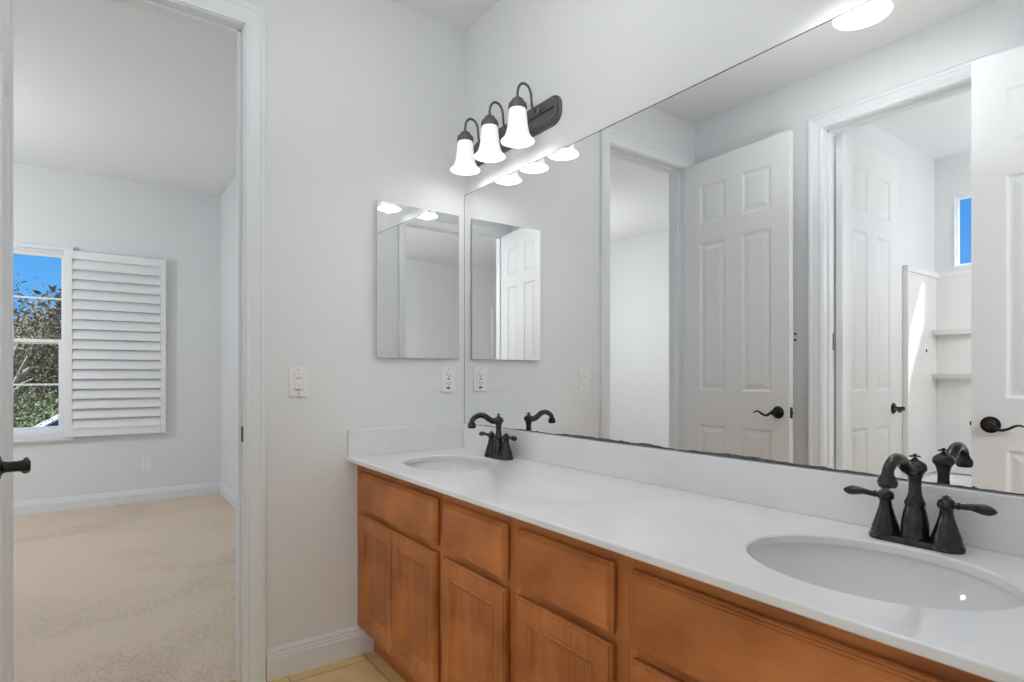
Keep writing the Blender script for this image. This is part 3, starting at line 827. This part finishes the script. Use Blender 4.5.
wn = window('window_1', 'y', WY0, WY1, WZ0, WZ1, XB, 1, cols=4)
# shutter mounting frame and sill apron
bm = bmesh.new()
box(bm, XB, XB+.035, WY1-.012, WY1+.036, WZ0-.03, WZ1+.022, .003); box(bm, XB, XB+.035, WY0-.036, WY0+.012, WZ0-.03, WZ1+.022, .003)
box(bm, XB, XB+.035, WY0+.012, WY1-.012, WZ1-.012, WZ1+.022, .003); box(bm, XB, XB+.035, WY0+.012, WY1-.012, WZ0-.03, WZ0+.012, .003)
obj('shutter_frame', bm, 'trim', wn)
bm = bmesh.new(); box(bm, XB, XB+.045, WY0-.04, WY1+.040, WZ0-.052, WZ0-.031, .004); box(bm, XB, XB+.014, WY0-.04, WY1+.036, WZ0-.072, WZ0-.052, .003)
obj('window_sill', bm, 'trim', wn)
w2 = window('added_window', 'x', -1.6, -.4, .8, 2.2, YB0, 1, cols=3)  # unseen window, added to bring more daylight into the bedroom
w3 = window('window_3', 'x', TWX0, TWX1, TWZ0, TWZ1, YT, 1, hung=False)
bm = bmesh.new(); box(bm, TWX0-.0, TWX0+.012, YT-.03, YT+.006, TWZ0, TWZ1, .002); obj('jamb_liner', bm, 'trim', w3)
w4 = window('window_4', 'y', -5.15, -4.27, .70, 2.15, XH, -1, cols=2)

# plantation shutter, folded back flat on the wall
def shutter(loc, rz, W, H, nl, label):
    root = empty('plantation_shutter', loc, rz, label=label, cat='shutter')
    for a_, b_ in ((0, .058), (W-.042, W)):   # local: x across, y out of the wall, z up
        bm = bmesh.new(); box(bm, a_, b_, 0, .028, 0, H, .003); obj('stile', bm, 'shutter', root)
    for a_, b_ in ((0, .072), (H-.068, H)):
        bm = bmesh.new(); box(bm, .0582, W-.0422, 0, .028, a_, b_, .003); obj('rail', bm, 'shutter', root)
    z0, z1 = .072, H-.068; pitch = (z1-z0)/nl
    for k in range(nl):
        b2 = bmesh.new(); prof = []
        hw, ht = pitch*.60, .0055
        for t in range(14):
            a = 2*PI*t/14; prof.append((hw*math.cos(a), ht*math.sin(a)))
        ang = math.radians(62)
        A = [(ht_*math.cos(ang)*1+u*-math.sin(0)*0, 0) for u, ht_ in prof]
        rows = []
        for xx in (.059, W-.043):
            rows.append([b2.verts.new((xx, .014+(-u*math.cos(ang)+v*math.sin(ang)), z0+pitch*(k+.5)+(u*math.sin(ang)+v*math.cos(ang)))) for u, v in prof])
        for i in range(14): b2.faces.new([rows[0][i], rows[0][(i+1) % 14], rows[1][(i+1) % 14], rows[1][i]])
        b2.faces.new(rows[0]); b2.faces.new(rows[1][::-1])
        obj('louver', b2, 'shutter', root, True)
    for zz in (.16, H-.16):
        bm = bmesh.new(); lathe(bm, [(0, zz-.03), (.006, zz-.03), (.006, zz+.03), (0, zz+.03)], -.006, .018, 10); obj('hinge', bm, 'shutter', root, True)
    bm = bmesh.new(); box(bm, W-.006, W+.006, .012, .024, H*.5-.01, H*.5+.01, .002); obj('catch', bm, 'metal', root)
    return root
# world +y is to the right when facing the bedroom wall from inside
sh = shutter((XB+.036, -1.598, .622), -PI/2, .738, 1.572, 17, 'white louvred plantation shutter folded back on the wall right of the bedroom window')
sh.rotation_euler = (0, 0, PI/2)
for c in [q for q in bpy.data.objects if q.parent is sh]:
    c.scale = (1, -1, 1)
bm = bmesh.new(); box(bm, XB, XB+.022, WY1+.045, WY1+.063, 2.196, 2.232, .003); box(bm, XB+.012, XB+.024, WY1+.048, WY1+.060, 2.174, 2.196, .002)
obj('shutter_bracket', bm, 'metal', wn)
s2 = shutter((XH-.036, -4.26, .632), PI/2, .738, 1.572, 17, 'white shutter beside the far room window, seen by reflection in the medicine cabinet')
for c in [q for q in bpy.data.objects if q.parent is s2]: pass

# ------------------------------------------------------------------ tub and surround
TY = -3.02   # front of the tub
tub = empty('bathtub', (XT, YT, 0), label='white bathtub in the bright room seen through the mirror', cat='bathtub')
bm = bmesh.new()
L_, D_ = XT1-XT-.002, TY-YT
def rr(x0, x1, y0, y1, r, z, n=6):
    v = []
    for cx, cy, a0 in ((x1-r, y1-r, 0), (x0+r, y1-r, PI/2), (x0+r, y0+r, PI), (x1-r, y0+r, 3*PI/2)):
        for k in range(n+1): a = a0+PI/2*k/n; v.append(bm.verts.new((cx+r*math.cos(a), cy+r*math.sin(a), z)))
    return v
rings = [rr(.001, L_, .001, D_, .012, 0), rr(.001, L_, .001, D_, .012, .415), rr(.006, L_-.005, .006, D_-.005, .012, .43),
         rr(.07, L_-.10, .055, D_-.075, .11, .43), rr(.085, L_-.115, .07, D_-.09, .11, .41), rr(.13, L_-.22, .11, D_-.13, .12, .12), rr(.20, L_-.30, .16, D_-.18, .12, .09)]
for i in range(len(rings)-1):
    n = len(rings[i])
    for k in range(n): bm.faces.new([rings[i][k], rings[i][(k+1) % n], rings[i+1][(k+1) % n], rings[i+1][k]])
bm.faces.new(rings[-1])
obj('tub_shell', bm, 'acrylic', tub, True)
su = empty('tub_surround', (XT, YT, .43), label='white moulded tub surround with corner shelves below the small window', cat='tub surround')
SH = 1.455; sf = -3.12-YT
bm = bmesh.new()
box(bm, .001, .020, .020, sf, .006, SH, .004); box(bm, .001, XT1-XT-.002, .001, .020, .006, SH, .004); box(bm, XT1-XT-.020, XT1-XT-.002, .020, sf, .006, SH, .004)
obj('panels', bm, 'surround', su)
bm = bmesh.new()
box(bm, .001, .036, .020, sf+.03, SH-.03, SH+.012, .006); box(bm, .001, XT1-XT-.002, .001, .024, SH-.03, SH+.012, .006); box(bm, XT1-XT-.036, XT1-XT-.002, .020, sf+.03, SH-.03, SH+.012, .006)
box(bm, .001, .036, sf, sf+.03, .006, SH-.03, .006); box(bm, XT1-XT-.036, XT1-XT-.002, sf, sf+.03, .006, SH-.03, .006)
obj('trim_flange', bm, 'acrylic', su)
for zz in (.725, 1.042):
    bm = bmesh.new(); R_ = .20
    n = 12; t0 = [bm.verts.new((.018, .018, zz))]; b0 = [bm.verts.new((.018, .018, zz-.035))]
    tp = [bm.verts.new((.018+(R_+.10)*math.cos(PI/2*k/n), .018+R_*math.sin(PI/2*k/n)*.55, zz)) for k in range(n+1)]
    bt = [bm.verts.new((.018+(R_+.08)*math.cos(PI/2*k/n), .018+R_*math.sin(PI/2*k/n)*.45, zz-.035)) for k in range(n+1)]
    for k in range(n): bm.faces.new([t0[0], tp[k], tp[k+1]]); bm.faces.new([b0[0], bt[k+1], bt[k]]); bm.faces.new([tp[k], tp[k+1], bt[k+1], bt[k]])
    bm.faces.new([t0[0], b0[0], bt[0], tp[0]]); bm.faces.new([t0[0], tp[n], bt[n], b0[0]])
    obj('corner_shelf', bm, 'acrylic', su)
bm = bmesh.new(); box(bm, .020, .026, .22, .228, .88, .90, .001); obj('clip', bm, 'slot', su)

# ------------------------------------------------------------------ outdoors beyond the bedroom window
bm = bmesh.new(); box(bm, -60, XB-.15, -40, 25, -1.15, -1.05); struct('ground', bm, 'ground')
bm = bmesh.new(); box(bm, -15.5, -9.5, -39, 24, -1.049, -1.03); struct('street', bm, 'asphalt')

def tree(loc, h, seed, clumps, nleaf, label, lm='leaf', spread=2.2, lsz=.10, trunk_r=.10, cr=1.0):
    rs = random.Random(seed); root = empty('tree', loc, label=label, cat='tree')
    bm = bmesh.new(); tips = []
    fork = h*.30
    tube(bm, smooth_path([(0, 0, 0), (.03, .03, fork*.5), (-.02, .05, fork)], 4), [trunk_r*(1-.04*i) for i in range(9)], 10)
    for k in range(7):
        a = k*2*PI/7+rs.random()*.5; rr_ = spread*(.45+.5*rs.random()); top_ = h*(.55+.4*rs.random())
        e_ = Vector((rr_*math.cos(a), rr_*math.sin(a), top_))
        p = smooth_path([(-.02, .05, fork*.92), (e_.x*.25, e_.y*.25, fork+.25*(top_-fork)), (e_.x*.6, e_.y*.6, fork+.6*(top_-fork)), tuple(e_)], 4)
        tube(bm, p, [trunk_r*.6*(1-.85*i/(len(p)-1)) for i in range(len(p))], 7); tips.append(e_)
        for j in range(3):
            q = p[4+2*j]; d = Vector((rs.uniform(-1, 1), rs.uniform(-1, 1), rs.uniform(.2, 1)))*spread*.3
            tube(bm, [q, q+d*.5+Vector((0, 0, .05)), q+d], [.03, .018, .006], 6); tips.append(q+d)
    obj('trunk', bm, 'bark', root, True)
    bm = bmesh.new(); cl = []
    for k in range(clumps):
        t = tips[k % len(tips)]+Vector((rs.gauss(0, .25), rs.gauss(0, .25), rs.gauss(0, .2))); cl.append((t, cr*rs.uniform(.28, .55)))
    for k in range(nleaf):
        c, r = rs.choice(cl); d = Vector((rs.gauss(0, 1), rs.gauss(0, 1), rs.gauss(0, .8))); d = d.normalized()*r*rs.random()**.4
        q = c+d; a = Vector((rs.uniform(-1, 1), rs.uniform(-1, 1), rs.uniform(-1, 1))).normalized(); b = a.orthogonal().normalized()
        s_ = lsz*rs.uniform(.5, 1.1)
        bm.faces.new([bm.verts.new(q+a*s_*.5), bm.verts.new(q+b*s_*.22), bm.verts.new(q-a*s_*.5), bm.verts.new(q-b*s_*.22)])
    f = obj('foliage', bm, lm, root, fix=False); f['kind'] = 'stuff'
    return root
tree((-7.9, -2.62, -1.05), 3.75, 5, 70, 11000, 'small leafy tree with pale forked trunk outside the bedroom window', 'leaf', 1.35, .045, .085)
tree((-20.6, -2.2, -1.05), 4.3, 11, 60, 14000, 'dense brownish tree across the street behind the parked car', 'leaf2', 2.6, .22, .16, 2.0)

def hedge(x, y0, y1, h, label):
    rs = random.Random(21); bm = bmesh.new()
    for k in range(7000):
        q = Vector((x+rs.uniform(-.5, .5), rs.uniform(y0, y1), -1.05+h*rs.random()**.8)); a = Vector((rs.uniform(-1, 1), rs.uniform(-1, 1), rs.uniform(-1, 1))).normalized(); b = a.orthogonal().normalized(); s_ = rs.uniform(.08, .2)
        bm.faces.new([bm.verts.new(q+a*s_*.5), bm.verts.new(q+b*s_*.25), bm.verts.new(q-a*s_*.5), bm.verts.new(q-b*s_*.25)])
    o = obj('hedge', bm, 'leaf3', None, fix=False); tag(o, label, 'hedge')
hedge(-16.6, -9, 4, 1.7, 'dark green hedge along the far side of the street')
def shrub(loc, r, h, label):
    rs = random.Random(22); bm = bmesh.new()
    for k in range(1800):
        d = Vector((rs.gauss(0, 1), rs.gauss(0, 1), rs.gauss(0, 1))).normalized()*rs.random()**.35
        q = Vector(loc)+Vector((d.x*r, d.y*r, h*.5+d.z*h*.5)); a = Vector((rs.uniform(-1, 1), rs.uniform(-1, 1), rs.uniform(-1, 1))).normalized(); b = a.orthogonal().normalized(); s_ = rs.uniform(.05, .10)
        bm.faces.new([bm.verts.new(q+a*s_*.5), bm.verts.new(q+b*s_*.25), bm.verts.new(q-a*s_*.5), bm.verts.new(q-b*s_*.25)])
    o = obj('shrub', bm, 'leaf3', None, fix=False); tag(o, label, 'shrub')
shrub((-8.6, -2.95, -1.05), .42, 1.35, 'low green shrub beside the pale tree trunk outside the window')

# parked car
def car(loc, rz, label):
    root = empty('parked_car', loc, rz, label=label, cat='car')
    bm = bmesh.new(); secs = []
    side = [(-2.15, .35), (-2.2, .62), (-2.05, .80), (-1.55, .88), (-1.15, .93), (1.25, .96), (1.95, .92), (2.15, .80), (2.18, .40)]
    for y, ins in ((-.88, .04), (-.90, 0), (.90, 0), (.88, .04)):
        secs.append([bm.verts.new((x*(1-ins*.3), y, z-ins*.2)) for x, z in side])
    for i in range(3):
        for k in range(len(side)): bm.faces.new([secs[i][k], secs[i][(k+1) % len(side)], secs[i+1][(k+1) % len(side)], secs[i+1][k]])
    bm.faces.new(secs[0]); bm.faces.new(secs[-1][::-1])
    obj('body', bm, 'carpaint', root)
    bm = bmesh.new(); cab = [(-1.25, .93), (-.45, 1.40), (.75, 1.44), (1.55, .95)]
    a = [bm.verts.new((x, -.80+.14*(z > 1.2), z)) for x, z in cab]; b = [bm.verts.new((x, .80-.14*(z > 1.2), z)) for x, z in cab]
    for k in range(3): bm.faces.new([a[k], a[k+1], b[k+1], b[k]])
    bm.faces.new(a); bm.faces.new(b[::-1]); obj('windows', bm, 'carglass', root)
    bm = bmesh.new(); box(bm, -.42, .74, -.64, .64, 1.40, 1.46, .02)
    for s in (-1, 1):
        for p0, p1 in (((-1.22, .95), (-.44, 1.43)), ((.76, 1.45), (1.52, .97)), ((.15, 1.44), (.15, .95))):
            tube(bm, [(p0[0], s*(.79-.13*(p0[1] > 1.2)), p0[1]), (p1[0], s*(.79-.13*(p1[1] > 1.2)), p1[1])], .03, 8)
    obj('roof', bm, 'carpaint', root)
    for x in (-1.35, 1.35):
        for s in (-1, 1):
            bm = bmesh.new(); lathe(bm, [(0, -.1), (.30, -.1), (.33, -.07), (.33, .07), (.30, .1), (0, .1)], seg=24, mtx=Matrix.Translation((x, s*.80, .33)) @ Matrix.Rotation(PI/2, 4, 'X'))
            wl = obj('wheel', bm, 'tyre', root, True)
            bm = bmesh.new(); lathe(bm, [(0, -.11), (.19, -.11), (.21, -.10), (0, -.10)], seg=20, mtx=Matrix.Translation((x, s*.80, .33)) @ Matrix.Rotation(PI/2 if s > 0 else -PI/2, 4, 'X'))
            obj('hubcap', bm, 'metal', wl, True)
car((-11.6, -1.4, -1.03), PI/2, 'white car parked on the street outside the bedroom window')
